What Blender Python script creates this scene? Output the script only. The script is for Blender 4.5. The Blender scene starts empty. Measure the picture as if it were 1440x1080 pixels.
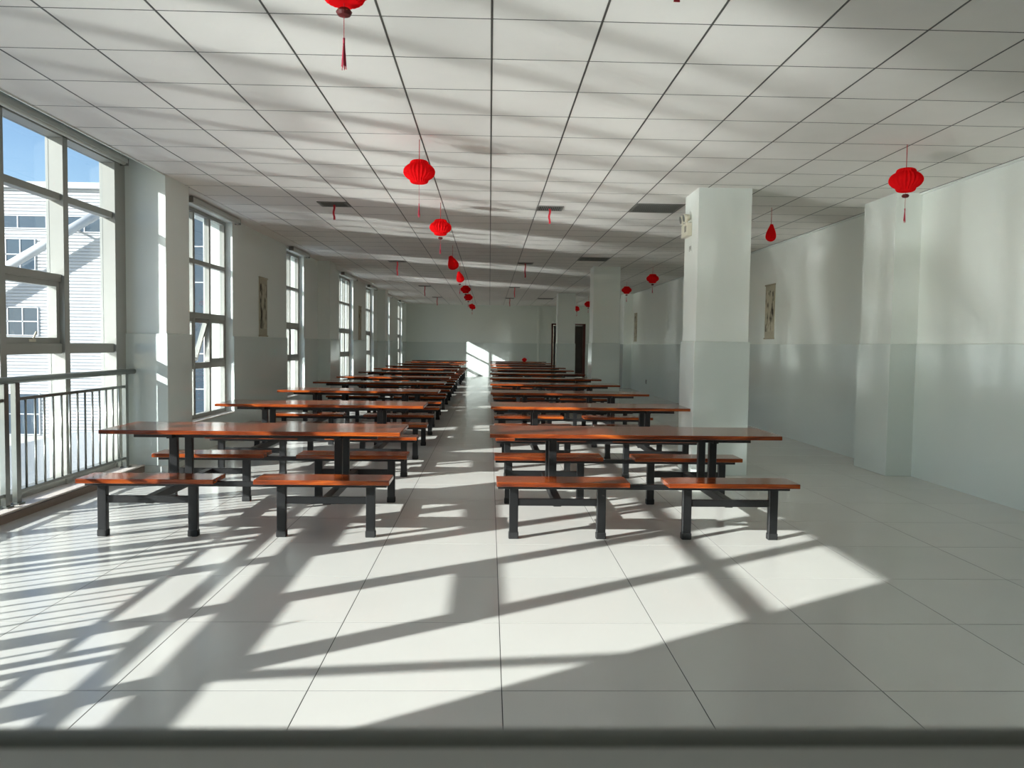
import bpy, bmesh, math, random
from mathutils import Vector, Matrix

S = bpy.context.scene
C = S.collection

# ------------------------------------------------------------------ camera
CAM_H = 1.4337
RIGHT = Vector((0.99950108, -0.0285151, 0.01358265))
UP = Vector((-0.01213765, 0.05025047, 0.99866289))
FWD = Vector((0.02915951, 0.99832949, -0.04987929))
cd = bpy.data.cameras.new('camera')
cam = bpy.data.objects.new('camera', cd)
C.objects.link(cam)
m3 = Matrix((RIGHT, UP, -FWD)).transposed()
cam.matrix_world = Matrix.Translation((0, 0, CAM_H)) @ m3.to_4x4()
cd.sensor_fit = 'HORIZONTAL'
cd.sensor_width = 36.0
cd.lens = 1108.6 / 1440 * 36.0
cd.clip_start = 0.02
cd.clip_end = 400
cd.dof.use_dof = True
cd.dof.focus_distance = 6.5
cd.dof.aperture_fstop = 8.0
S.camera = cam

# ------------------------------------------------------------------ light
SUN_AZ = math.radians(32.4)     # heading of the light, from +X towards +Y
SUN_EL = math.radians(22.9)
sd = bpy.data.lights.new('sun', 'SUN')
sd.energy = 7.5
sd.angle = math.radians(0.53)
sd.color = (1.0, 0.97, 0.925)
sun = bpy.data.objects.new('sun', sd)
C.objects.link(sun)
travel = Vector((math.cos(SUN_EL) * math.cos(SUN_AZ), math.cos(SUN_EL) * math.sin(SUN_AZ), -math.sin(SUN_EL)))
sun.rotation_euler = travel.to_track_quat('-Z', 'Y').to_euler()
sun.location = (-20, -12, 14)

W = bpy.data.worlds.new('sky')
S.world = W
W.use_nodes = True
wn = W.node_tree
wn.nodes.clear()
sky = wn.nodes.new('ShaderNodeTexSky')
sky.sky_type = 'NISHITA'
sky.sun_disc = False
sky.sun_elevation = SUN_EL
sky.sun_rotation = math.atan2(-travel.x, -travel.y)
sky.altitude = 300
sky.air_density = 1.0
sky.dust_density = 0.6
sky.ozone_density = 2.5
bg = wn.nodes.new('ShaderNodeBackground')
bg.inputs[1].default_value = 0.15
wo = wn.nodes.new('ShaderNodeOutputWorld')
wn.links.new(sky.outputs[0], bg.inputs[0])
wn.links.new(bg.outputs[0], wo.inputs[0])

S.view_settings.view_transform = 'Standard'
S.view_settings.look = 'None'
S.view_settings.gamma = 1.0
S.view_settings.use_curve_mapping = False
S.view_settings.exposure = 0.72
S.cycles.diffuse_bounces = 12
S.cycles.glossy_bounces = 4
S.cycles.max_bounces = 18
S.cycles.transparent_max_bounces = 24
S.cycles.caustics_reflective = True
S.cycles.blur_glossy = 0.0
S.cycles.sample_clamp_indirect = 0.0
S.cycles.use_guiding = True
S.cycles.use_surface_guiding = True
S.cycles.guiding_training_samples = 0

# ------------------------------------------------------------------ helpers
def lin(r, g, b):
    f = lambda c: (c / 255 / 12.92) if c / 255 <= 0.04045 else ((c / 255 + 0.055) / 1.055) ** 2.4
    return (f(r), f(g), f(b), 1)

def new_mat(name):
    m = bpy.data.materials.new(name)
    m.use_nodes = True
    return m, m.node_tree, m.node_tree.nodes['Principled BSDF']

def mat(name, col, rough=0.5, metal=0.0, var=0.0, scale=4.0, bump=0.0, bscale=60.0, spec=0.5, coat=0.0, objrand=0.0):
    m, nt, p = new_mat(name)
    p.inputs['Roughness'].default_value = rough
    p.inputs['Metallic'].default_value = metal
    p.inputs['Specular IOR Level'].default_value = spec
    p.inputs['Coat Weight'].default_value = coat
    p.inputs['Coat Roughness'].default_value = 0.05
    tc = nt.nodes.new('ShaderNodeTexCoord')
    nz = nt.nodes.new('ShaderNodeTexNoise')
    nz.inputs['Scale'].default_value = scale
    nz.inputs['Detail'].default_value = 5
    nt.links.new(tc.outputs['Object'], nz.inputs['Vector'])
    mx = nt.nodes.new('ShaderNodeMix')
    mx.data_type = 'RGBA'
    a = tuple(max(0, c * (1 - var)) for c in col[:3]) + (1,)
    b = tuple(min(1, c * (1 + var)) for c in col[:3]) + (1,)
    mx.inputs[6].default_value = a
    mx.inputs[7].default_value = b
    nt.links.new(nz.outputs['Fac'], mx.inputs[0])
    out = mx.outputs[2]
    if objrand:
        oi = nt.nodes.new('ShaderNodeObjectInfo')
        mr = nt.nodes.new('ShaderNodeMapRange')
        mr.inputs[3].default_value = 1 - objrand
        mr.inputs[4].default_value = 1 + objrand
        nt.links.new(oi.outputs['Random'], mr.inputs[0])
        mul = nt.nodes.new('ShaderNodeVectorMath')
        mul.operation = 'SCALE'
        nt.links.new(out, mul.inputs[0])
        nt.links.new(mr.outputs[0], mul.inputs['Scale'])
        out = mul.outputs[0]
    nt.links.new(out, p.inputs['Base Color'])
    if bump:
        n2 = nt.nodes.new('ShaderNodeTexNoise')
        n2.inputs['Scale'].default_value = bscale
        n2.inputs['Detail'].default_value = 3
        nt.links.new(tc.outputs['Object'], n2.inputs['Vector'])
        bp = nt.nodes.new('ShaderNodeBump')
        bp.inputs['Strength'].default_value = bump
        bp.inputs['Distance'].default_value = 0.002
        nt.links.new(n2.outputs['Fac'], bp.inputs['Height'])
        nt.links.new(bp.outputs[0], p.inputs['Normal'])
    return m

def wood_mat(name, dark, mid, light, rough=0.12):
    m, nt, p = new_mat(name)
    tc = nt.nodes.new('ShaderNodeTexCoord')
    mp = nt.nodes.new('ShaderNodeMapping')
    mp.inputs['Scale'].default_value = (1.3, 14, 14)
    nt.links.new(tc.outputs['Object'], mp.inputs[0])
    oi = nt.nodes.new('ShaderNodeObjectInfo')
    ad = nt.nodes.new('ShaderNodeVectorMath')
    ad.operation = 'ADD'
    sc = nt.nodes.new('ShaderNodeMath')
    sc.operation = 'MULTIPLY'
    sc.inputs[1].default_value = 37.0
    nt.links.new(oi.outputs['Random'], sc.inputs[0])
    nt.links.new(mp.outputs[0], ad.inputs[0])
    nt.links.new(sc.outputs[0], ad.inputs[1])
    nz = nt.nodes.new('ShaderNodeTexNoise')
    nz.inputs['Scale'].default_value = 1.6
    nz.inputs['Detail'].default_value = 7
    nz.inputs['Distortion'].default_value = 0.8
    nt.links.new(ad.outputs[0], nz.inputs['Vector'])
    cr = nt.nodes.new('ShaderNodeValToRGB')
    e = cr.color_ramp.elements
    e[0].position = 0.3
    e[0].color = dark
    e[1].position = 0.72
    e[1].color = light
    k = e.new(0.5)
    k.color = mid
    nt.links.new(nz.outputs['Fac'], cr.inputs[0])
    nt.links.new(cr.outputs[0], p.inputs['Base Color'])
    p.inputs['Roughness'].default_value = rough
    p.inputs['Coat Weight'].default_value = 0.1
    p.inputs['Coat Roughness'].default_value = 0.08
    return m

def glass_mat(name, tint=(0.93, 0.96, 0.97, 1), rough=0.0):
    m = bpy.data.materials.new(name)
    m.use_nodes = True
    nt = m.node_tree
    nt.nodes.clear()
    o = nt.nodes.new('ShaderNodeOutputMaterial')
    tr = nt.nodes.new('ShaderNodeBsdfTransparent')
    tr.inputs[0].default_value = tint
    gl = nt.nodes.new('ShaderNodeBsdfGlossy')
    gl.inputs['Roughness'].default_value = rough
    lw = nt.nodes.new('ShaderNodeLayerWeight')
    lw.inputs[0].default_value = 0.5
    pw = nt.nodes.new('ShaderNodeMath')
    pw.operation = 'POWER'
    pw.inputs[1].default_value = 5.0
    nt.links.new(lw.outputs['Facing'], pw.inputs[0])
    fr = nt.nodes.new('ShaderNodeMapRange')
    fr.inputs[3].default_value = 0.03
    fr.inputs[4].default_value = 1.0
    nt.links.new(pw.outputs[0], fr.inputs[0])
    mx = nt.nodes.new('ShaderNodeMixShader')
    nt.links.new(fr.outputs[0], mx.inputs[0])
    nt.links.new(tr.outputs[0], mx.inputs[1])
    nt.links.new(gl.outputs[0], mx.inputs[2])
    nt.links.new(mx.outputs[0], o.inputs[0])
    return m

def paper_mat(name, col, trans=0.35):
    m = bpy.data.materials.new(name)
    m.use_nodes = True
    nt = m.node_tree
    nt.nodes.clear()
    o = nt.nodes.new('ShaderNodeOutputMaterial')
    d = nt.nodes.new('ShaderNodeBsdfDiffuse')
    t = nt.nodes.new('ShaderNodeBsdfTranslucent')
    d.inputs[0].default_value = col
    t.inputs[0].default_value = col
    mx = nt.nodes.new('ShaderNodeMixShader')
    mx.inputs[0].default_value = trans
    nt.links.new(d.outputs[0], mx.inputs[1])
    nt.links.new(t.outputs[0], mx.inputs[2])
    nt.links.new(mx.outputs[0], o.inputs[0])
    return m

def scroll_mat(name, seed):
    # aged paper with an ink-wash picture: soft blots inside a paler panel
    m, nt, p = new_mat(name)
    tc = nt.nodes.new('ShaderNodeTexCoord')
    mp = nt.nodes.new('ShaderNodeMapping')
    mp.inputs['Location'].default_value = (seed, seed * 2, 0)
    mp.inputs['Scale'].default_value = (9, 9, 5)
    nt.links.new(tc.outputs['Object'], mp.inputs[0])
    nz = nt.nodes.new('ShaderNodeTexNoise')
    nz.inputs['Scale'].default_value = 1.1
    nz.inputs['Detail'].default_value = 6
    nt.links.new(mp.outputs[0], nz.inputs['Vector'])
    cr = nt.nodes.new('ShaderNodeValToRGB')
    cr.color_ramp.elements[0].position = 0.36
    cr.color_ramp.elements[0].color = lin(48, 44, 36)
    cr.color_ramp.elements[1].position = 0.52
    cr.color_ramp.elements[1].color = lin(186, 181, 160)
    nt.links.new(nz.outputs['Fac'], cr.inputs[0])
    nt.links.new(cr.outputs[0], p.inputs['Base Color'])
    p.inputs['Roughness'].default_value = 0.8
    return m

def box_bm(bm, x0, x1, y0, y1, z0, z1):
    v = [bm.verts.new(c) for c in ((x0, y0, z0), (x1, y0, z0), (x1, y1, z0), (x0, y1, z0), (x0, y0, z1), (x1, y0, z1), (x1, y1, z1), (x0, y1, z1))]
    for f in ((0, 3, 2, 1), (4, 5, 6, 7), (0, 1, 5, 4), (1, 2, 6, 5), (2, 3, 7, 6), (3, 0, 4, 7)):
        bm.faces.new([v[i] for i in f])

def tube_bm(bm, a, b, r, n=12, r2=None):
    a, b = Vector(a), Vector(b)
    q = (b - a).to_track_quat('Z', 'Y')
    r2 = r if r2 is None else r2
    ra = [bm.verts.new(a + q @ Vector((r * math.cos(2 * math.pi * i / n), r * math.sin(2 * math.pi * i / n), 0))) for i in range(n)]
    rb = [bm.verts.new(b + q @ Vector((r2 * math.cos(2 * math.pi * i / n), r2 * math.sin(2 * math.pi * i / n), 0))) for i in range(n)]
    for i in range(n):
        j = (i + 1) % n
        f = bm.faces.new((ra[i], ra[j], rb[j], rb[i]))
        f.smooth = True
    bm.faces.new(ra[::-1])
    bm.faces.new(rb)

def lathe_bm(bm, prof, n=24, mod=None):
    rings = []
    for r, z in prof:
        ring = []
        for i in range(n):
            a = 2 * math.pi * i / n
            k = mod(i) if mod else 1.0
            ring.append(bm.verts.new((r * k * math.cos(a), r * k * math.sin(a), z)))
        rings.append(ring)
    for A, B in zip(rings, rings[1:]):
        for i in range(n):
            j = (i + 1) % n
            bm.faces.new((A[i], A[j], B[j], B[i]))
    bm.faces.new(rings[0][::-1])
    bm.faces.new(rings[-1])

def mesh_from(bm, name, bevel=0.0, seg=1):
    if bevel:
        bmesh.ops.bevel(bm, geom=[e for e in bm.edges], offset=bevel, segments=seg, affect='EDGES', profile=0.5)
    bmesh.ops.recalc_face_normals(bm, faces=bm.faces)
    me = bpy.data.meshes.new(name)
    bm.to_mesh(me)
    bm.free()
    return me

def link(name, me, material=None, parent=None, loc=(0, 0, 0), rot=(0, 0, 0)):
    o = bpy.data.objects.new(name, me)
    C.objects.link(o)
    o.location = loc
    o.rotation_euler = rot
    if material and me and not me.materials:
        me.materials.append(material)
    if parent:
        o.parent = parent
    return o

def boxes(name, lst, material, parent=None, bevel=0.0, loc=(0, 0, 0), seg=1):
    bm = bmesh.new()
    for b in lst:
        box_bm(bm, *b)
    return link(name, mesh_from(bm, name, bevel, seg), material, parent, loc)

def box(name, b, material, parent=None, bevel=0.0, loc=(0, 0, 0)):
    return boxes(name, [b], material, parent, bevel, loc)

def tube(name, a, b, r, material, parent=None, n=12, r2=None):
    bm = bmesh.new()
    tube_bm(bm, a, b, r, n, r2)
    return link(name, mesh_from(bm, name), material, parent)

def thing(name, label, cat, loc=(0, 0, 0), group=None, rotz=0.0):
    o = bpy.data.objects.new(name, None)
    C.objects.link(o)
    o.empty_display_size = 0.1
    o.location = loc
    o.rotation_euler = (0, 0, rotz)
    o['label'] = label
    o['category'] = cat
    if group:
        o['group'] = group
    return o

def tag(o, label, cat, group=None):
    o['label'] = label
    o['category'] = cat
    if group:
        o['group'] = group
    return o

def structure(o, label=None):
    o['kind'] = 'structure'
    if label:
        o['label'] = label
    return o

def sroot(name, label):
    o = bpy.data.objects.new(name, None)
    C.objects.link(o)
    return structure(o, label)

def copy_tree(o, parent=None):
    c = o.copy()
    C.objects.link(c)
    if parent:
        c.parent = parent
    for ch in [x for x in o.children]:
        copy_tree(ch, c)
    return c

# ------------------------------------------------------------------ materials
M_WALL = mat('wall_paint', lin(230, 236, 231), 0.38, var=0.02, scale=1.5, bump=0.05, bscale=40, spec=0.35)
M_CLAD = mat('wall_tile_glaze', lin(212, 221, 217), 0.13, var=0.02, scale=0.8)
M_FLOOR = mat('polished_floor_tile', lin(205, 204, 198), 0.18, var=0.025, scale=2.5, spec=0.8, objrand=0.02)
M_GROUT = mat('grout', lin(46, 45, 42), 0.9, var=0.1)
M_CEIL = mat('mineral_ceiling_tile', lin(226, 223, 217), 0.9, var=0.03, scale=5, bump=0.25, bscale=220, objrand=0.025)
M_CGAP = mat('ceiling_grid_shadow_gap', lin(70, 70, 66), 0.8, var=0.05)
M_CBAR = mat('ceiling_grid_bar', lin(78, 78, 74), 0.5, var=0.04)
M_ALU = mat('grey_window_frame', lin(150, 151, 144), 0.42, var=0.04, spec=0.5)
M_ALUW = mat('pale_mullion_paint', lin(196, 198, 190), 0.45, var=0.03)
M_GLASS = glass_mat('window_glass')
M_STEEL = mat('satin_steel', lin(142, 145, 140), 0.3, metal=0.9, var=0.05, scale=20)
M_STONE = mat('pale_sill_stone', lin(216, 206, 198), 0.3, var=0.04, scale=12)
M_SKIRT = mat('brown_skirting_stone', lin(128, 112, 100), 0.35, var=0.12, scale=14)
M_WOOD = wood_mat('red_brown_lacquered_wood', lin(74, 32, 18), lin(124, 54, 21), lin(172, 86, 30), 0.15)
M_BLACK = mat('black_painted_steel', lin(15, 16, 17), 0.42, var=0.15, scale=25, bump=0.08, bscale=120)
M_RUBBER = mat('black_rubber_foot', lin(20, 21, 21), 0.7, var=0.1)
M_RED = paper_mat('red_lantern_paper', lin(248, 30, 36))
M_DRED = mat('dark_red_lacquer', lin(96, 12, 14), 0.6, var=0.2, scale=30)
M_GOLD = mat('gold_print', lin(176, 130, 60), 0.4, metal=0.4, var=0.15, scale=30)
M_CORD = mat('red_cord', lin(188, 30, 40), 0.8, var=0.1)
M_PINK = mat('pink_red_tassel_thread', lin(206, 70, 92), 0.85, var=0.15, scale=60)
M_RIBBON = mat('red_ribbon', lin(200, 34, 52), 0.6, var=0.1)
M_VENT = mat('grey_vent_metal', lin(120, 120, 114), 0.5, var=0.05)
M_VENTD = mat('vent_throat', lin(38, 38, 36), 0.8, var=0.05)
M_DOOR = mat('dark_brown_door', lin(52, 46, 40), 0.4, var=0.15, scale=6)
M_JAMB = mat('red_brown_door_frame', lin(84, 40, 36), 0.35, var=0.1, scale=8)
M_PLASTIC = mat('ivory_plastic', lin(206, 202, 184), 0.4, var=0.03)
M_DARKP = mat('dark_plastic', lin(44, 44, 42), 0.4, var=0.05)
M_CLADOUT = mat('white_corrugated_cladding', lin(196, 198, 200), 0.5, var=0.03, scale=0.6)
M_CONC = mat('grey_render', lin(176, 176, 170), 0.85, var=0.08, scale=1.2)
M_FWIN = mat('factory_window_glass', lin(74, 88, 100), 0.12, var=0.15, scale=0.7)
M_ROOFS = mat('reflector_roof_sheet', lin(206, 209, 210), 0.16, metal=0.8, var=0.05, scale=1.5)
M_GROUND = mat('concrete_yard', lin(150, 150, 146), 0.9, var=0.1, scale=0.5)
M_COUNTER = mat('grey_counter_metal', lin(206, 205, 198), 0.45, var=0.04)
M_GASKET = mat('dark_counter_edge', lin(150, 150, 142), 0.6, var=0.05)
M_SCROLLEDGE = mat('scroll_border_cloth', lin(172, 166, 146), 0.85, var=0.08, scale=30)
M_SOCKET = mat('socket_plate', lin(70, 72, 70), 0.4, var=0.05)

# ------------------------------------------------------------------ dimensions
XL, XR = -3.74, 4.83        # inner wall planes
Y0, Y1 = -4.0, 35.5
ZC = 3.1915                 # ceiling
ZW = 1.50                   # top of the tile cladding
XO = -4.16                  # outer face of the window wall
CT = 0.018                  # cladding thickness
P1 = 0.55                   # big window from here ...
P2 = 8.62                   # ... to the first pillar
LEDGE = 0.072
BAY_TOP = 3.46              # curtain recess above the big window

# ------------------------------------------------------------------ floor
fl = box('floor', (XO, XR + 0.2, Y0 - 0.2, Y1 + 0.2, -0.12, -0.0009), M_GROUT)
structure(fl, 'polished pale grey tile floor of the dining hall')

_tile_cache = {}
def tile_mesh(kind, w, d, t, c, material):
    key = (kind, round(w, 4), round(d, 4))
    if key in _tile_cache:
        return _tile_cache[key]
    bm = bmesh.new()
    up = 1 if kind == 'floor' else -1
    a = [bm.verts.new((sx * w / 2, sy * d / 2, -t * up)) for sx, sy in ((-1, -1), (1, -1), (1, 1), (-1, 1))]
    b = [bm.verts.new((sx * w / 2, sy * d / 2, -c * up)) for sx, sy in ((-1, -1), (1, -1), (1, 1), (-1, 1))]
    e = [bm.verts.new((sx * (w / 2 - c), sy * (d / 2 - c), 0)) for sx, sy in ((-1, -1), (1, -1), (1, 1), (-1, 1))]
    for i in range(4):
        j = (i + 1) % 4
        bm.faces.new((a[i], a[j], b[j], b[i]))
        bm.faces.new((b[i], b[j], e[j], e[i]))
    bm.faces.new(e)
    me = mesh_from(bm, kind + '_tile')
    me.materials.append(material)
    _tile_cache[key] = me
    return me

def cuts(start, step, lo, hi):
    k = math.ceil((lo - start) / step)
    out = [lo]
    while start + k * step < hi - 1e-6:
        if start + k * step > lo + 0.02:
            out.append(start + k * step)
        k += 1
    out.append(hi)
    return out

def lay(kind, parent, xs, ys, z, gx, gy, t, c, material, near, skip=()):
    cells = []
    for a, b in zip(xs, xs[1:]):
        for p, q in zip(ys, ys[1:]):
            cx, cy = (a + b) / 2, (p + q) / 2
            if any(sx0 < cx < sx1 and sy0 < cy < sy1 for sx0, sx1, sy0, sy1 in skip):
                continue
            cells.append((cx, cy, b - a - gx, q - p - gy))
    seen = [k for k in cells if near(k)]
    seen.sort(key=lambda k: k[1])
    single = seen[:300]
    rest = set(cells) - set(single)
    for cx, cy, w, d in single:
        link(kind + '_tile', tile_mesh(kind, w, d, t, c, material), None, parent, (cx, cy, z))
    bm = bmesh.new()
    for cx, cy, w, d in rest:
        if w > 0.01 and d > 0.01:
            z0, z1 = (z - t, z) if kind == 'floor' else (z, z + t)
            box_bm(bm, cx - w / 2, cx + w / 2, cy - d / 2, cy + d / 2, z0, z1)
    o = link(kind + '_tiling', mesh_from(bm, kind + '_tiling'), material, parent)
    o['kind'] = 'stuff'

fx = cuts(-0.732, 0.8, XL, XR)
fy = cuts(3.1996, 0.8, Y0, Y1)
lay('floor', fl, fx, fy, 0.0, 0.004, 0.0045, 0.0034, 0.0004, M_FLOOR,
    lambda k: k[1] > 2.5 and abs(k[0] + 0.0) < 0.72 * k[1] + 0.4)

# ------------------------------------------------------------------ ceiling
XCE = -3.475                # edge of the tiled ceiling along the big window
bm = bmesh.new()
box_bm(bm, XCE, XR + 0.2, Y0 - 0.2, P2, ZC + 0.008, ZC + 0.35)
box_bm(bm, XCE, XR + 0.2, P2, Y1 + 0.2, ZC + 0.008, ZC + 0.35)
box_bm(bm, XL - 0.1, XCE, P2 + 0.4, Y1 + 0.2, ZC + 0.008, ZC + 0.35)
box_bm(bm, XO, XCE, Y0 - 0.2, P2, BAY_TOP, ZC + 0.35)
ce = link('ceiling', mesh_from(bm, 'ceiling'), M_CGAP)
structure(ce, 'suspended white tile ceiling in a dark grid')
box('ceiling_edge_board', (XCE - 0.012, XCE, Y0, P2, ZC - 0.012, BAY_TOP), M_WALL, ce)
cx_lines = cuts(-0.0078, 0.6, XCE, XR)
cy_lines = cuts(4.3598, 0.6, Y0, Y1)
vents_full = [(1.792, 2.392, 9.7598, 10.3598), (1.792, 2.392, 15.7598, 16.3598), (1.792, 2.392, 29.5598, 30.1598)]
lay('ceiling', ce, cx_lines, cy_lines, ZC, 0.011, 0.0075, 0.0075, 0.0015, M_CEIL,
    lambda k: k[1] > 3.75 and abs(k[0]) < 0.72 * k[1] + 0.4, skip=vents_full)
# strip between the tile field and the window wall beyond the first pillar
box('ceiling_border', (XL, XCE - 0.006, P2 + 0.7, Y1, ZC, ZC + 0.0075), M_CEIL, ce)
# narrow dark grid bars between the tiles
bm = bmesh.new()
for x in cx_lines[1:-1]:
    box_bm(bm, x - 0.0055, x + 0.0055, Y0, Y1, ZC - 0.0012, ZC + 0.0078)
link('main_grid_bar', mesh_from(bm, 'main_grid_bar'), M_CBAR, ce)['kind'] = 'stuff'
bm = bmesh.new()
for y in cy_lines[1:-1]:
    box_bm(bm, XCE, XR, y - 0.0029, y + 0.0029, ZC - 0.0008, ZC + 0.0078)
link('cross_grid_bar', mesh_from(bm, 'cross_grid_bar'), M_CBAR, ce)['kind'] = 'stuff'
# wall angle round the ceiling
structure(box('trim_1', (XR - 0.03, XR, Y0, Y1, ZC - 0.02, ZC - 0.0005), M_WALL), 'thin white ceiling angle along the tiled right wall')
structure(box('trim_2', (XL, XR, Y1 - 0.03, Y1, ZC - 0.02, ZC - 0.0005), M_WALL), 'thin white ceiling angle along the end wall')

# ------------------------------------------------------------------ left wall with its windows
SMALL = [(9.75, 11.62), (14.66, 16.02), (19.75, 21.75), (23.98, 25.52), (27.5, 29.6), (32.22, 33.76)]
SB, ST = 0.39, 3.14
bm = bmesh.new()
wx0, wx1 = XO, XL
box_bm(bm, wx0, wx1, Y0, P1, 0, BAY_TOP + 0.3)
box_bm(bm, wx0, wx1, P1, P2, 0, LEDGE)
box_bm(bm, wx0, wx1 - 0.0, P1, P2, BAY_TOP, BAY_TOP + 0.3)
edges = [P2] + [v for w in SMALL for v in w] + [Y1 + 0.2]
for a, b in zip(edges[0::2], edges[1::2]):
    box_bm(bm, wx0, wx1, a, b, 0, BAY_TOP + 0.3)
for a, b in SMALL:
    box_bm(bm, wx0, wx1, a, b, 0, SB)
    box_bm(bm, wx0, wx1, a, b, ST, BAY_TOP + 0.3)
wl = link('wall_left', mesh_from(bm, 'wall_left'), M_WALL)
structure(wl, 'white wall with tall windows along one side of the hall')
# recess wall above the big window glass
box('window_head', (XO, -3.93, P1, P2, 3.33, BAY_TOP), M_WALL, wl)
# tile cladding
bm = bmesh.new()
for a, b in zip(edges[0::2], edges[1::2]):
    aa = max(a, P2 + 0.7) if a == P2 else a
    box_bm(bm, XL, XL + CT, aa, min(b, Y1), 0, ZW)
for a, b in SMALL:
    box_bm(bm, XL, XL + CT, a, b, 0, SB)
box_bm(bm, XL, XL + CT, Y0, P1, 0, ZW)
link('tile_cladding', mesh_from(bm, 'tile_cladding'), M_CLAD, wl)
box('skirting', (XL, XL + 0.02, P1, P2, 0, LEDGE - 0.012), M_SKIRT, wl)
box('ledge_slab', (XO + 0.02, XL + 0.03, P1, P2, LEDGE - 0.0005, LEDGE + 0.014), M_STONE, wl, 0.003)
for a, b in SMALL:
    box('window_sill', (XO + 0.1, XL + 0.03, a, b, SB - 0.0005, SB + 0.016), M_STONE, wl, 0.003)

# ------------------------------------------------------------------ pillars
def pillar(x0, x1, y0, y1, label, top=ZC + 0.006):
    p = box('pillar', (x0, x1, y0, y1, 0, top), M_WALL)
    structure(p, label)
    return p

def clad_ring(p, x0, x1, y0, y1):
    box('tile_cladding', (x0 - CT, x1 + CT, y0 - CT, y1 + CT, 0, ZW), M_CLAD, p, 0.004)

ordinal = ['first', 'second', 'third']
for i, (x0, x1, y0) in enumerate([(2.29, 2.88, 8.72), (2.29, 2.885, 17.5), (2.29, 2.88, 26.6)]):
    p = pillar(x0, x1, y0, y0 + 0.6, ['square white pillar with an emergency lamp on its side', 'square white pillar midway down the hall beside the tables', 'square white pillar standing before the dark double door'][i])
    clad_ring(p, x0, x1, y0, y0 + 0.6)
for i, y0 in enumerate([8.60, 17.3, 26.4]):
    x1 = -3.475
    p = pillar(XO + 0.04 if i == 0 else XL, x1, y0, y0 + 0.66, ['white half pillar where the railing ends at the big window', 'white half pillar on the window wall midway down the hall', 'white half pillar on the window wall near the end wall'][i], BAY_TOP if i == 0 else ZC + 0.006)
    box('tile_cladding', (XO + 0.06 if i == 0 else XL, x1 + CT, y0 - CT, y0 + 0.66 + CT, LEDGE if i == 0 else 0, ZW), M_CLAD, p, 0.004)
for i, y0 in enumerate([8.79, 17.5, 26.6]):
    x0 = 4.53
    p = pillar(x0, XR, y0, y0 + 0.74, ['white pilaster on the right wall nearest the serving counter', 'white pilaster on the right wall midway down the hall', 'white pilaster on the right wall near the dark door'][i])
    box('tile_cladding', (x0 - CT, XR, y0 - CT, y0 + 0.74 + CT, 0, ZW), M_CLAD, p, 0.004)

# ------------------------------------------------------------------ other walls
wr = box('wall_right', (XR, XR + 0.2, Y0, Y1 + 0.2, 0, ZC + 0.3), M_WALL)
structure(wr, 'plain white wall with pale tile cladding to shoulder height')
box('tile_cladding', (XR - CT, XR, Y0, Y1, 0, ZW), M_CLAD, wr)

DX0, DX1, DZ = 2.78, 4.32, 2.41
bm = bmesh.new()
box_bm(bm, XL, DX0, Y1, Y1 + 0.2, 0, ZC + 0.3)
box_bm(bm, DX1, XR + 0.2, Y1, Y1 + 0.2, 0, ZC + 0.3)
box_bm(bm, DX0, DX1, Y1, Y1 + 0.2, DZ, ZC + 0.3)
we = link('wall_end', mesh_from(bm, 'wall_end'), M_WALL)
structure(we, 'white end wall with a dark double door')
boxes('tile_cladding', [(XL, DX0, Y1 - CT, Y1, 0, ZW), (DX1, XR, Y1 - CT, Y1, 0, ZW)], M_CLAD, we)
box('corner_strip', (2.15, 2.23, Y1 - 0.06, Y1, 0, ZC), M_WALL, we)

d1 = sroot('door_1', 'dark brown double door in the end wall')
d1.location = ((DX0 + DX1) / 2, Y1, 0)
hw = (DX1 - DX0) / 2
boxes('door_frame', [(-hw, -hw + 0.09, -0.02, 0.1, 0, DZ), (hw - 0.12, hw, -0.02, 0.1, 0, DZ), (-hw, hw, -0.02, 0.1, DZ - 0.08, DZ)], M_JAMB, d1, 0.004)
for s in (-1, 1):
    lf = boxes('door_leaf', [(min(0.004 * s, s * (hw - 0.1)), max(0.004 * s, s * (hw - 0.1)), 0.03, 0.07, 0.01, DZ - 0.085)], M_DOOR, d1, 0.003)
    for z0, z1 in ((0.2, 0.95), (1.15, 2.1)):
        a, b = sorted((0.1 * s, s * (hw - 0.2)))
        box('door_panel', (a, b, 0.022, 0.034, z0, z1), M_DOOR, lf, 0.006)
    tube('door_handle', (s * 0.06, 0.0, 0.95), (s * 0.06, 0.0, 1.25), 0.012, M_STEEL, lf)

# the serving hatch the picture is taken from
HX0, HX1 = -3.0, 4.2
SY0, SY1, SZ = 0.10, 0.34, 1.264
bm = bmesh.new()
box_bm(bm, XL, XR, 0.19, 0.33, 0, SZ - 0.05)
box_bm(bm, XL, HX0, 0.19, 0.33, SZ - 0.05, ZC)
box_bm(bm, HX1, XR, 0.19, 0.33, SZ - 0.05, ZC)
wf = link('wall_front', mesh_from(bm, 'wall_front'), M_WALL)
structure(wf, 'white partition with a wide serving hatch')
cs = sroot('trim_3', 'grey metal counter sill of the serving hatch')
box('sill_plate', (HX0, HX1, SY0, SY1 - 0.013, SZ - 0.05, SZ), M_COUNTER, cs, 0.003)
tube('dark_edge', (HX0, SY1 - 0.007, SZ - 0.006), (HX1, SY1 - 0.007, SZ - 0.008), 0.010, M_GASKET, cs)
wb = box('wall_back', (XO, XR + 0.2, Y0 - 0.2, Y0, 0, ZC + 0.3), M_WALL)
structure(wb, 'white wall behind the serving hatch')

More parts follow.
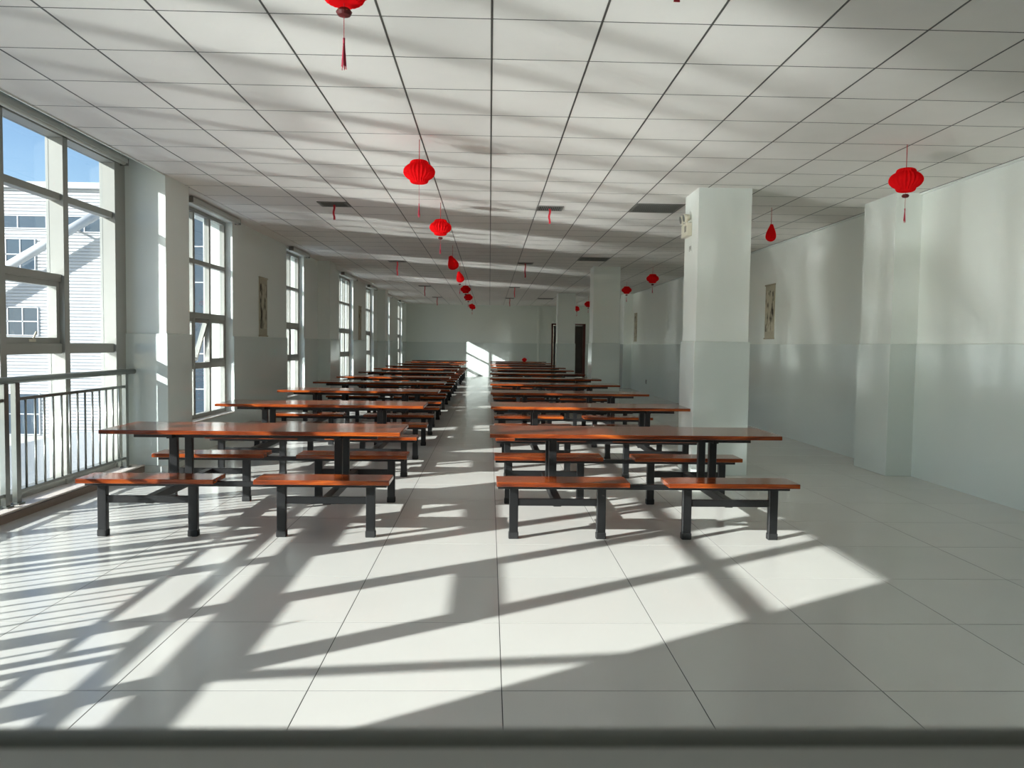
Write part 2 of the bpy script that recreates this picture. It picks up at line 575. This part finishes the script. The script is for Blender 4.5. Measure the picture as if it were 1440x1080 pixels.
# ------------------------------------------------------------------ big window
mull = [1.62 + 0.9667 * k for k in range(7)]
w1 = sroot('window_1', 'wall of tall grey framed panes beside the railing')
ZB, ZT = LEDGE + 0.014, 3.33
GX = -4.03
MX0, MX1 = -4.06, -3.9
T_HI, T_MID, T_LO = (2.69, 2.755), (1.955, 2.02), (1.295, 1.39)
lines = [P1] + mull + [P2]
hwid = 0.042
for y in mull:
    box('mullion', (MX0, MX1, y - hwid, y + hwid, ZB, ZT), M_ALU, w1, 0.003)
box('side_frame', (MX0, MX1, P1, P1 + 0.07, ZB, ZT), M_ALU, w1, 0.003)
box('side_frame', (MX0, MX1, P2 - 0.245, P2, ZB, ZT), M_ALU, w1, 0.003)
box('bottom_frame', (MX0, MX1 - 0.02, P1 + 0.07, P2 - 0.245, ZB, ZB + 0.06), M_ALU, w1, 0.003)
box('top_frame', (MX0, MX1, P1 + 0.07, P2 - 0.245, ZT - 0.07, ZT), M_ALU, w1, 0.003)
SASH = {1, 3, 4, 6}
for i, (a, b) in enumerate(zip(lines, lines[1:])):
    ya = a + (0.07 if i == 0 else hwid)
    yb = b - (0.245 if i == 7 else hwid)
    tr = [T_HI, T_LO] + ([T_MID] if i in SASH else [])
    for z0, z1 in tr:
        box('transom', (-4.02, -3.93, ya, yb, z0, z1), M_ALU, w1, 0.003)
    zs = [ZB + 0.06, T_LO[0], T_LO[1]] + ([T_MID[0], T_MID[1]] if i in SASH else []) + [T_HI[0], T_HI[1], ZT - 0.07]
    for z0, z1 in zip(zs[0::2], zs[1::2]):
        box('pane', (GX - 0.003, GX + 0.003, ya, yb, z0, z1), M_GLASS, w1)
    if i in SASH:
        z0, z1 = T_LO[1], T_MID[0]
        s = 0.05
        sh = boxes('sash', [(-4.02, -3.95, ya, ya + s, z0, z1), (-4.02, -3.95, yb - s, yb, z0, z1), (-4.02, -3.95, ya + s, yb - s, z0, z0 + s), (-4.02, -3.95, ya + s, yb - s, z1 - s, z1)], M_ALU, w1)
        ym = (ya + yb) / 2
        hb = bmesh.new()
        box_bm(hb, -3.965, -3.945, ym - 0.05, ym + 0.05, z0 + 0.012, z0 + 0.035)
        tube_bm(hb, (-3.95, ym, z0 + 0.02), (-3.93, ym + 0.03, z0 + 0.1), 0.008)
        link('handle', mesh_from(hb, 'handle'), M_PLASTIC, sh)

# ------------------------------------------------------------------ small windows
def small_window(n, a, b, label, opened=False):
    w = sroot('window_%d' % n, label)
    x0, x1 = -3.91, -3.84
    boxes('outer_frame', [(x0, x1, a, a + 0.05, SB + 0.016, ST), (x0, x1, b - 0.05, b, SB + 0.016, ST), (x0, x1, a + 0.05, b - 0.05, SB + 0.016, SB + 0.07), (x0, x1, a + 0.05, b - 0.05, ST - 0.05, ST)], M_ALU, w, 0.003)
    k = 3 if b - a > 1.7 else 2
    ys = [a + 0.05 + (b - a - 0.1) * i / k for i in range(k + 1)]
    for y in ys[1:-1]:
        box('mullion', (x0, x1, y - 0.03, y + 0.03, SB + 0.07, ST - 0.05), M_ALU, w, 0.003)
    trs = [(2.43, 2.49), (1.72, 1.80), (1.06, 1.14)]
    for i, (p, q) in enumerate(zip(ys, ys[1:])):
        ya = p + (0.03 if i else 0)
        yb = q - (0.03 if i < k - 1 else 0)
        for z0, z1 in trs:
            box('transom', (x0, x1, ya, yb, z0, z1), M_ALU, w, 0.003)
        zz = [SB + 0.07, 1.06, 1.14, 1.72, 1.80, 2.43, 2.49, ST - 0.05]
        for z0, z1 in zip(zz[0::2], zz[1::2]):
            if z0 == 1.14:
                s = 0.045
                sh = bpy.data.objects.new('sash', None)
                bm = bmesh.new()
                L, H = yb - ya, z1 - z0
                # hung from its top edge, swings outwards
                for bb in ((-0.03, 0.03, 0, s, -H, 0), (-0.03, 0.03, L - s, L, -H, 0), (-0.03, 0.03, s, L - s, -H, -H + s), (-0.03, 0.03, s, L - s, -s, 0)):
                    box_bm(bm, *bb)
                bpy.data.objects.remove(sh)
                sh = link('sash', mesh_from(bm, 'sash'), M_ALU, w, (-3.875, ya, z1))
                box('pane', (-0.003, 0.003, s, L - s, -H + s, -s), M_GLASS, sh)
                if opened and i == k - 2:
                    sh.rotation_euler = (0, math.radians(16), 0)
            else:
                box('pane', (-3.878, -3.872, ya, yb, z0, z1), M_GLASS, w)
    return w

wl_labels = ['tall window right behind the first half pillar with a sash tilted open',
             'tall narrow window between the hanging scroll and the second half pillar',
             'tall narrow window right behind the second half pillar',
             'tall narrow window before the third half pillar',
             'tall narrow window right behind the third half pillar',
             'tall narrow window beside the end wall']
for n, ((a, b), lb) in enumerate(zip(SMALL, wl_labels)):
    small_window(n + 2, a, b, lb, opened=(n in (0, 3)))

# curtain tracks over the windows
def track(a, b, x, z, label):
    t = thing('curtain_track', label, 'curtain track', (x, (a + b) / 2, z), 'curtain tracks above the windows')
    L = (b - a) / 2
    bm = bmesh.new()
    tube_bm(bm, (0, -L, 0), (0, L, 0), 0.03, 14)
    link('roller', mesh_from(bm, 'roller'), M_ALUW, t)
    boxes('cover', [(-0.04, 0.045, -L, L, 0.026, 0.036), (0.04, 0.045, -L, L, -0.012, 0.028)], M_ALUW, t)
    for s in (-1, 1):
        box('end_bracket', (-0.04, 0.047, s * L - 0.008, s * L + 0.008, -0.035, 0.037), M_VENT, t, 0.002)
track(P1 + 0.1, P2 - 0.12, -3.86, 3.29, 'long grey curtain track above the big window')
for (a, b), nm in zip(SMALL, ['short curtain track over the window behind the first half pillar', 'short curtain track over the window beside the hanging scroll', 'short curtain track over the window behind the second half pillar', 'short curtain track over the window before the third half pillar', 'short curtain track over the window behind the third half pillar', 'short curtain track over the window beside the end wall']):
    track(a + 0.02, b - 0.02, -3.66, ZC - 0.05, nm)

# ------------------------------------------------------------------ railing on the ledge
RX = -3.82
LZ = LEDGE + 0.014
rl = thing('railing', 'steel baluster railing on the ledge before the big window', 'railing', (RX, (P1 + P2) / 2, LZ))
ry = lambda y: y - (P1 + P2) / 2
posts = [8.38, 6.46, 6.31, 4.40, 4.25, 2.34, 2.19, 0.76]
bm = bmesh.new()
tube_bm(bm, (0, ry(P1 + 0.01), 1.094 - LZ), (0, ry(P2 - 0.02), 1.094 - LZ), 0.028, 16)
link('top_rail', mesh_from(bm, 'top_rail'), M_STEEL, rl)
pm = None
for y in posts:
    if pm is None:
        bm = bmesh.new()
        box_bm(bm, -0.02, 0.02, -0.03, 0.03, 0.012, 1.07 - LZ)
        box_bm(bm, -0.04, 0.04, -0.045, 0.045, 0.0, 0.012)
        pm = mesh_from(bm, 'post')
    link('post', pm, M_STEEL, rl, (0, ry(y), 0))
bm = bmesh.new()
box_bm(bm, -0.045, 0.045, -0.012, 0.012, -0.045, 0.045)
link('wall_flange', mesh_from(bm, 'wall_flange', 0.004), M_STEEL, rl, (0, ry(P2 - 0.014), 1.094 - LZ))
spans = [(6.46, 8.38), (4.40, 6.31), (2.34, 4.25), (0.76, 2.19)]
bal = None
for a, b in spans:
    for z in (0.94, 0.186):
        box('rail', (-0.013, 0.013, ry(a + 0.03), ry(b - 0.03), z - 0.013 - LZ, z + 0.013 - LZ), M_STEEL, rl, 0.002)
    n = max(2, round((b - a) / 0.1325))
    for k in range(1, n):
        y = a + (b - a) * k / n
        if bal is None:
            bm = bmesh.new()
            tube_bm(bm, (0, 0, 0.199 - LZ), (0, 0, 0.927 - LZ), 0.010, 8)
            bal = mesh_from(bm, 'baluster')
        link('baluster', bal, M_STEEL, rl, (0, ry(y), 0))

# ------------------------------------------------------------------ dining tables with attached benches
def bevbox(b, bev, seg=2, name='part'):
    bm = bmesh.new()
    box_bm(bm, *b)
    return mesh_from(bm, name, bev, seg)

def make_table():
    t = thing('dining_table_set', 'proto', 'dining table')
    link('tabletop', bevbox((-1.15, 1.15, -0.335, 0.335, 0.708, 0.74), 0.006, 2, 'tabletop'), M_WOOD, t)
    seat = bevbox((-0.485, 0.485, -0.14, 0.14, -0.017, 0.017), 0.005, 2, 'seat')
    leg = bevbox((-0.033, 0.033, -0.022, 0.022, 0.03, 0.375), 0.004, 1, 'leg')
    foot = bevbox((-0.037, 0.037, -0.026, 0.026, 0.0, 0.05), 0.005, 1, 'foot_cap')
    bar = bevbox((-0.3, 0.3, -0.014, 0.014, -0.026, 0.026), 0.003, 1, 'leg_bar')
    rail = bevbox((-1.09, 1.09, -0.024, 0.024, -0.018, 0.018), 0.003, 1, 'seat_rail')
    post = bevbox((-0.031, 0.031, -0.021, 0.021, 0.29, 0.67), 0.003, 1, 'table_post')
    beam = bevbox((-0.03, 0.03, -0.63, 0.63, 0.235, 0.295), 0.003, 1, 'cross_beam')
    for s in (-1, 1):
        y = s * 0.645
        link('seat_rail', rail, M_BLACK, t, (0, y, 0.389))
        for c in (-0.645, 0.645):
            link('seat', seat, M_WOOD, t, (c * 0.985 + (0.02 if c < 0 else 0.0), y, 0.424))
            link('leg_bar', bar, M_BLACK, t, (c, y, 0.272))
            for q in (-0.325, 0.325):
                lg = link('leg', leg, M_BLACK, t, (c + q, y, 0))
                link('foot_cap', foot, M_RUBBER, lg)
    for c in (-0.645, 0.645):
        link('cross_beam', beam, M_BLACK, t, (c, 0, 0))
        for s in (-1, 1):
            link('table_post', post, M_BLACK, t, (c, s * 0.16, 0))
    bm = bmesh.new()
    for s in (-1, 1):
        box_bm(bm, -0.95, 0.95, s * 0.16 - 0.02, s * 0.16 + 0.02, 0.668, 0.7075)
    for c in (-0.645, 0.645):
        box_bm(bm, c - 0.02, c + 0.02, -0.26, 0.26, 0.67, 0.7065)
    link('top_frame', mesh_from(bm, 'top_frame'), M_BLACK, t)
    return t

rows = [6.43, 9.12, 11.68, 14.2, 16.5, 19.25, 21.95, 24.45, 27.4, 30.1, 32.7]
names = ['row nearest the serving hatch', 'second row from the serving hatch', 'third row from the serving hatch', 'fourth row from the serving hatch', 'fifth row from the serving hatch', 'middle row of eleven', 'fifth row from the end wall', 'fourth row from the end wall', 'third row from the end wall', 'second row from the end wall', 'row nearest the end wall']
proto = make_table()
random.seed(4)
first = True
for side, cx0 in (('window side', -1.835), ('pillar side', 1.16)):
    for i, y in enumerate(rows):
        o = proto if first else copy_tree(proto)
        first = False
        x = cx0 + (-0.03 * min(i, 6) if cx0 < 0 else 0.004 * i)
        o.location = (x + random.uniform(-0.012, 0.012) * (i > 0), y + random.uniform(-0.03, 0.03) * (i > 0), 0)
        o.rotation_euler = (0, 0, random.uniform(-0.006, 0.006) * (i > 0) + 0.006 * (i == 0))
        o['label'] = 'red-brown table with four black-framed benches, %s, %s' % (side, names[i])
        o['group'] = 'canteen tables with attached benches'

# ------------------------------------------------------------------ lanterns
def lantern_meshes():
    # honeycomb paper lantern: small lobe, wide belly, small lobe, with radial pleats
    prof = []
    N = 30
    for k in range(N + 1):
        u = k / N
        z = 0.098 - 0.196 * u
        belly = 0.138 * math.sqrt(max(0.0, 1 - (z / 0.083) ** 2)) if abs(z) < 0.083 else 0
        lobe = 0
        for zc in (0.068, -0.068):
            dz = (z - zc) / 0.031
            if abs(dz) < 1:
                lobe = max(lobe, 0.052 + 0.03 * math.sqrt(1 - dz * dz))
        prof.append((max(belly, lobe, 0.02), z))
    bm = bmesh.new()
    lathe_bm(bm, prof, 48, lambda i: 1.0 if i % 2 == 0 else 0.90)
    body = mesh_from(bm, 'paper_body')
    # a lantern that is only half fanned out: a drooping pear shape
    prof2 = []
    for k in range(N + 1):
        u = k / N
        z = 0.11 - 0.21 * u
        r = 0.03 + 0.075 * (math.sin(min(1.0, u / 0.72) * math.pi / 2) ** 1.3) if u < 0.72 else 0.105 * math.sqrt(max(0.05, 1 - ((u - 0.72) / 0.285) ** 2))
        prof2.append((r, z))
    bm = bmesh.new()
    lathe_bm(bm, prof2, 40, lambda i: 1.0 if i % 2 == 0 else 0.90)
    pear = mesh_from(bm, 'paper_body_half_open')
    bm = bmesh.new()
    lathe_bm(bm, [(0.006, 0.014), (0.022, 0.012), (0.031, 0.0), (0.024, -0.013), (0.008, -0.018)], 18)
    bead = mesh_from(bm, 'bead')
    bm = bmesh.new()
    lathe_bm(bm, [(0.019, 0.006), (0.0325, 0.0), (0.021, -0.007)], 6)
    print_ = mesh_from(bm, 'bead_print')
    bm = bmesh.new()
    rnd = random.Random(3)
    tube_bm(bm, (0, 0, 0.05), (0, 0, 0.03), 0.0045, 8)
    for k in range(14):
        a = rnd.uniform(0, 6.28)
        r = rnd.uniform(0.002, 0.011)
        tube_bm(bm, (0.002 * math.cos(a), 0.002 * math.sin(a), 0.034), (r * math.cos(a), r * math.sin(a), rnd.uniform(-0.075, -0.05)), 0.0016, 5)
    tassel = mesh_from(bm, 'tassel')
    return body, pear, bead, print_, tassel
L_BODY, L_PEAR, L_BEAD, L_PRINT, L_TAS = lantern_meshes()
L_BEAD.materials.append(M_DRED)
L_PRINT.materials.append(M_GOLD)

def lantern(x, y, zc, label, kind='round', tilt=(0, 0), tassel=0.2, scale=1.0, bead=True, rotz=0.0, slim=1.0, group='red paper lanterns hung from the ceiling'):
    t = thing('paper_lantern', label, 'lantern', (x, y, zc), group)
    b = link('paper_body', L_BODY if kind == 'round' else L_PEAR, M_RED, t, (0, 0, 0), (tilt[0], tilt[1], rotz))
    b.scale = (scale * slim, scale * slim, scale)
    top = 0.098 * scale
    bm = bmesh.new()
    tube_bm(bm, (0, 0, top - 0.01), (0.0, 0, ZC - 0.001 - zc), 0.0032, 6)
    link('hanging_cord', mesh_from(bm, 'hanging_cord'), M_CORD, t)
    if tassel:
        bm = bmesh.new()
        tube_bm(bm, (0, 0, -0.09 * scale), (0, 0, -0.09 * scale - tassel), 0.0014, 5)
        link('tassel_cord', mesh_from(bm, 'tassel_cord'), M_CORD, t)
        if bead:
            bd = link('bead', L_BEAD, None, t, (0, 0, -0.132 * scale))
            link('bead_print', L_PRINT, None, bd)
        link('tassel', L_TAS, M_PINK, t, (0, 0, -0.09 * scale - tassel - 0.04))
    return t

lantern(-0.575, 3.12, 2.835, 'red paper lantern over the aisle nearest the serving hatch', tassel=0.15)
lantern(-0.625, 6.92, 2.913, 'wide red paper lantern over the first table row on the aisle', tassel=0.19, bead=False)
lantern(-0.63, 9.97, 2.885, 'red paper lantern above the aisle before the second table row ends', tassel=0.13, rotz=0.2)
lantern(-0.675, 14.2, 2.875, 'half-opened pear-shaped red lantern, the larger over the aisle', 'pear', (0.05, -0.35), 0.0, 1.2, slim=0.78)
lantern(-0.66, 17.25, 2.88, 'half-opened pear-shaped red lantern farther down the aisle', 'pear', (0, -0.25), 0.15, 1.15, slim=0.72)
lantern(-0.65, 21.05, 2.88, 'red paper lantern over the aisle between two middle rows', tassel=0.1)
lantern(-0.67, 24.5, 2.875, 'red paper lantern over the aisle, second from the end wall', tassel=0.1)
lantern(-0.68, 30.4, 2.87, 'tilted red paper lantern over the aisle, last before the end wall', tilt=(0, 0.5), tassel=0.1)
lantern(3.555, 6.745, 2.888, 'red paper lantern near the tiled right wall before the first pillar', tassel=0.16)
lantern(3.515, 9.88, 2.873, 'narrow pear-shaped red lantern between first pillar and right wall', 'pear', (0, 0.05), 0.0, 1.02, slim=0.6)
lantern(3.58, 17.39, 2.93, 'red paper lantern between right wall and second pillar, nearer hatch', tassel=0.12)
lantern(3.72, 21.5, 2.96, 'red paper lantern between second and third pillar near right wall', tassel=0.12)
lantern(3.45, 27.7, 2.885, 'red paper lantern by the third pillar near the right wall', tassel=0.1)
lantern(3.41, 30.98, 2.88, 'tilted red paper lantern hanging before the dark double door', tilt=(0.3, 0.5), tassel=0.1, scale=0.9)
# one that fell onto the last table
fb = thing('paper_lantern', 'small red paper lantern lying on the table nearest the end wall', 'lantern', (1.46, 32.78, 0.74))
o = link('paper_body', L_BODY, M_RED, fb, (0, 0, 0.074))
o.scale = (0.75, 0.75, 0.75)
bm = bmesh.new()
tube_bm(bm, (0, 0, 0.14), (0.03, 0, 0.19), 0.004, 6)
link('hanging_cord', mesh_from(bm, 'hanging_cord'), M_CORD, fb)

# ------------------------------------------------------------------ ceiling vents
def vent(x, y, w, d, label, ribbon=0.0, flush=False):
    t = thing('ceiling_vent', label, 'ceiling vent', (x, y, ZC), 'air vents in the ceiling')
    zf = -0.010
    f = 0.025
    boxes('frame', [(-w / 2, w / 2, -d / 2, -d / 2 + f, zf, -0.0005), (-w / 2, w / 2, d / 2 - f, d / 2, zf, -0.0005), (-w / 2, -w / 2 + f, -d / 2 + f, d / 2 - f, zf, -0.0005), (w / 2 - f, w / 2, -d / 2 + f, d / 2 - f, zf, -0.0005)], M_VENT, t)
    box('throat', (-w / 2 + f, w / 2 - f, -d / 2 + f, d / 2 - f, -0.003, -0.0005), M_VENTD, t)
    bm = bmesh.new()
    n = int((w - 2 * f) / 0.024)
    for k in range(n):
        xx = -w / 2 + f + (k + 0.5) * (w - 2 * f) / n
        box_bm(bm, xx - 0.0035, xx + 0.0035, -d / 2 + f, d / 2 - f, zf, -0.003)
    if flush:
        for k in range(1, 6):
            yy = -d / 2 + d * k / 6
            box_bm(bm, -w / 2 + f, w / 2 - f, yy - 0.003, yy + 0.003, zf - 0.001, zf + 0.003)
    link('louvre', mesh_from(bm, 'louvre'), M_VENT, t)['kind'] = 'stuff'
    if ribbon:
        bm = bmesh.new()
        n = 8
        L, R = [], []
        for k in range(n + 1):
            z = zf - ribbon * k / n
            off = 0.006 * math.sin(k * 1.1)
            for lst, s in ((L, -1), (R, 1)):
                lst.append((bm.verts.new((s * 0.013 + off, 0.004 * math.cos(k), z)), bm.verts.new((s * 0.013 + off, 0.004 * math.cos(k) + 0.0015, z))))
        for k in range(n):
            bm.faces.new((L[k][0], R[k][0], R[k + 1][0], L[k + 1][0]))
            bm.faces.new((L[k + 1][1], R[k + 1][1], R[k][1], L[k][1]))
            bm.faces.new((L[k][0], L[k + 1][0], L[k + 1][1], L[k][1]))
            bm.faces.new((R[k][0], R[k][1], R[k + 1][1], R[k + 1][0]))
        link('ribbon', mesh_from(bm, 'ribbon'), M_RIBBON, t)

for y, rb, nm in ((3.3, 0.33, 'nearest the serving hatch'), (10.2, 0.19, 'level with the second table row'), (17.1, 0.3, 'level with the second pillar'), (24.3, 0.3, 'before the third pillar'), (30.05, 0.3, 'nearest the end wall')):
    if y > 4:
        vent(-2.0, y, 0.37, 0.34, 'small grey air vent with a ribbon, window side, ' + nm, rb)
    vent(0.75, y, 0.34, 0.34, 'small grey air vent with ribbon, pillar side, ' + nm, rb)
for (a, b, c, d), nm in zip(vents_full, ('beside the first pillar', 'before the second pillar', 'beyond the third pillar')):
    vent((a + b) / 2, (c + d) / 2, 0.6, 0.6, 'square grey return-air grille %s' % nm, 0, True)

# ------------------------------------------------------------------ wall scrolls
def scroll(x, y, z0, z1, w, nx, label, seed):
    t = thing('wall_scroll', label, 'wall scroll', (x, y, z0), 'ink-painting scrolls on the walls')
    e = 0.012 * nx
    H = z1 - z0
    a, b = sorted((0.0, e))
    box('backing', (a, b, -w / 2, w / 2, 0, H), M_SCROLLEDGE, t)
    a, b = sorted((e, e * 1.4))
    box('picture', (a, b, -w / 2 + 0.035, w / 2 - 0.035, 0.12, H - 0.1), scroll_mat('scroll_ink', seed), t)
    for z in (0.0, H):
        tube('roller', (e, -w / 2 - 0.02, z), (e, w / 2 + 0.02, z), 0.012, M_DRED if False else M_SCROLLEDGE, t, 10)
scroll(XL, 13.14, 1.52, 2.47, 0.44, 1, 'grey ink-painting scroll on the window wall between two windows', 1.3)
scroll(XL, 22.85, 1.52, 2.47, 0.44, 1, 'grey ink-painting scroll between the two windows past the second half pillar', 4.1)
scroll(XR, 13.5, 1.60, 2.52, 0.44, -1, 'pale ink-painting scroll on the right wall past the first pilaster', 7.7)
scroll(XR, 26.0, 1.60, 2.52, 0.44, -1, 'pale ink-painting scroll on the right wall near the third pilaster', 9.2)

# ------------------------------------------------------------------ emergency lamp on the first pillar
el = thing('emergency_light', 'ivory twin-head emergency lamp on the side of the first pillar', 'emergency light', (2.29, 9.12, 2.70))
box('battery_case', (-0.06, 0.0, -0.13, 0.13, 0.0, 0.15), M_PLASTIC, el, 0.006)
boxes('vent_slot', [(-0.0615, -0.06, -0.09 + k * 0.03, -0.078 + k * 0.03, 0.05, 0.12) for k in range(3)], M_DARKP, el)
for s in (-1, 1):
    bm = bmesh.new()
    tube_bm(bm, (-0.05, s * 0.075, 0.145), (-0.05, s * 0.075, 0.175), 0.012, 10)
    tube_bm(bm, (-0.02, s * 0.075, 0.215), (-0.085, s * 0.075, 0.205), 0.035, 16, 0.05)
    hd = link('lamp_head', mesh_from(bm, 'lamp_head'), M_PLASTIC, el)
    tube('lens', (-0.0855, s * 0.075, 0.205), (-0.088, s * 0.075, 0.2045), 0.043, M_STEEL, hd, 16)
nt_ = thing('paper_notice', 'small white paper notice below the emergency lamp on the pillar', 'notice', (2.29, 9.05, 2.50))
box('sheet', (-0.003, 0, -0.1, 0.1, 0, 0.13), M_WALL, nt_)
boxes('print', [(-0.0038, -0.003, -0.05 + 0.036 * k, -0.03 + 0.036 * k, 0.03 + 0.02 * (k % 2), 0.09) for k in range(3)], M_VENT, nt_)

# wall socket low on the right wall
so = thing('wall_socket', 'dark wall socket low on the tiled right wall', 'socket', (XR - CT, 24.0, 0.29))
box('plate', (-0.012, 0, -0.075, 0.075, 0, 0.13), M_SOCKET, so, 0.004)
boxes('slot', [(-0.0135, -0.012, -0.04, -0.02, 0.04, 0.09), (-0.0135, -0.012, 0.02, 0.04, 0.04, 0.09)], M_DARKP, so)

# ------------------------------------------------------------------ outdoors
gz = -5.6
g = box('ground', (-160, 60, -120, 140, gz - 0.3, gz), M_GROUND)
structure(g, 'grey concrete yard below the windows')
box('hall_storey_below', (XO, XR + 0.2, Y0 - 0.2, Y1 + 0.2, gz, -0.12), M_CONC, g)

lr = thing('reflector_roof', 'added flat satin metal roof below the big window, reflects sun to the ceiling', 'roof', (-4.3, 0, gz))  # added roof, sized to reflect sunlight up onto the hall ceiling
box('roof_sheet', (-5.6, -0.0, -22, 19.2, -0.95 - gz, -0.8 - gz), M_ROOFS, lr)
box('reflector_roof_wall', (-5.4, -0.2, -21.8, 19.0, 0, -0.95 - gz), M_CONC, lr)

fb = thing('factory_building', 'long white corrugated factory building seen through the big window', 'building', (-30, 42, gz))
fbx0, fbx1 = -60 + 30, -5 + 30
zt, zb = 9.2 - gz, -3.7 - gz
bm = bmesh.new()
prev = None
z = zb
k = 0
pts = []
while z < zt:
    pts += [(0.0, z), (0.0, z + 0.115), (0.07, z + 0.12), (0.07, z + 0.16)]
    z += 0.17
for y, zz in pts:
    cur = (bm.verts.new((fbx0, y, zz)), bm.verts.new((fbx1, y, zz)))
    if prev:
        bm.faces.new((prev[0], prev[1], cur[1], cur[0]))
    prev = cur
link('corrugated_wall', mesh_from(bm, 'corrugated_wall'), M_CLADOUT, fb)
box('inner_block', (fbx0, fbx1, 0.09, 14, 0, zt - 0.05), M_CLADOUT, fb)
box('base_wall', (fbx0, fbx1, -0.06, 0.05, 0, zb), M_CONC, fb)
box('eave', (fbx0 - 0.2, fbx1 + 0.2, -0.25, 14.2, zt - 0.02, zt + 0.3), M_CLADOUT, fb, 0.02)
def fwin(x0, x1, z0, z1, nx, nz):
    w = box('factory_window', (x0, x1, -0.03, 0.03, z0 - gz, z1 - gz), M_FWIN, fb)
    t = 0.05
    lst = [(x0 - t, x1 + t, -0.06, -0.0, z0 - gz - t, z0 - gz), (x0 - t, x1 + t, -0.06, 0, z1 - gz, z1 - gz + t), (x0 - t, x0, -0.06, 0, z0 - gz, z1 - gz), (x1, x1 + t, -0.06, 0, z0 - gz, z1 - gz)]
    for i in range(1, nx):
        x = x0 + (x1 - x0) * i / nx
        lst.append((x - 0.03, x + 0.03, -0.055, -0.031, z0 - gz, z1 - gz))
    for i in range(1, nz):
        zz = z0 + (z1 - z0) * i / nz - gz
        lst.append((x0, x1, -0.055, -0.031, zz - 0.03, zz + 0.03))
    boxes('window_bars', lst, M_CLADOUT, w)
for wx in (-32.2, -25.9, -18.2, -11.8):
    fwin(wx + 30, wx + 2.2 + 30, 5.0, 6.55, 3, 2)
for wx in (-32.2, -25.9):
    fwin(wx + 30, wx + 2.3 + 30, 1.6, 3.0, 3, 2)
    fwin(wx + 30, wx + 2.3 + 30, -3.6, -1.5, 2, 2)
fwin(-15.5 + 30, -14.9 + 30, -3.0, 8.2, 1, 6)
fwin(-36 + 30, -23.1 + 30, 7.15, 7.75, 9, 1)
fwin(-22.2 + 30, -20.05 + 30, 7.0, 7.75, 2, 1)
bm = bmesh.new()
tube_bm(bm, (-26.9 + 30, -0.8, 3.7 - gz), (-20.0 + 30, -0.8, 7.85 - gz), 0.24, 14)
for s in (0.25, 0.8):
    p = Vector((-26.9 + 30, -0.8, 3.7 - gz)).lerp(Vector((-20.0 + 30, -0.8, 7.85 - gz)), s)
    tube_bm(bm, p, p + Vector((0, 0.85, 0)), 0.06, 8)
link('slanted_duct', mesh_from(bm, 'slanted_duct'), M_CLADOUT, fb)
boxes('downpipe', [(x + 30 - 0.08, x + 30 + 0.08, -0.2, -0.04, 0, zt) for x in (-22.6,)], M_CLADOUT, fb)

# slanted stay added outside the pane nearest the hatch, casts a diagonal shadow band
st = thing('shadow_stay', 'added slanted steel stay outside the big window, casts a diagonal shadow', 'stay', (-4.24, 0.60, 1.1))
bm = bmesh.new()
tube_bm(bm, (0, -0.24, 1.44), (0, 0.82, 0.405), 0.038, 12)
link('bar', mesh_from(bm, 'bar'), M_STEEL, st)
boxes('bracket', [(-0.05, 0.05, 0.79, 0.85, 0.36, 0.46), (-0.05, 0.05, -0.3, -0.2, 1.4, 1.5)], M_STEEL, st)
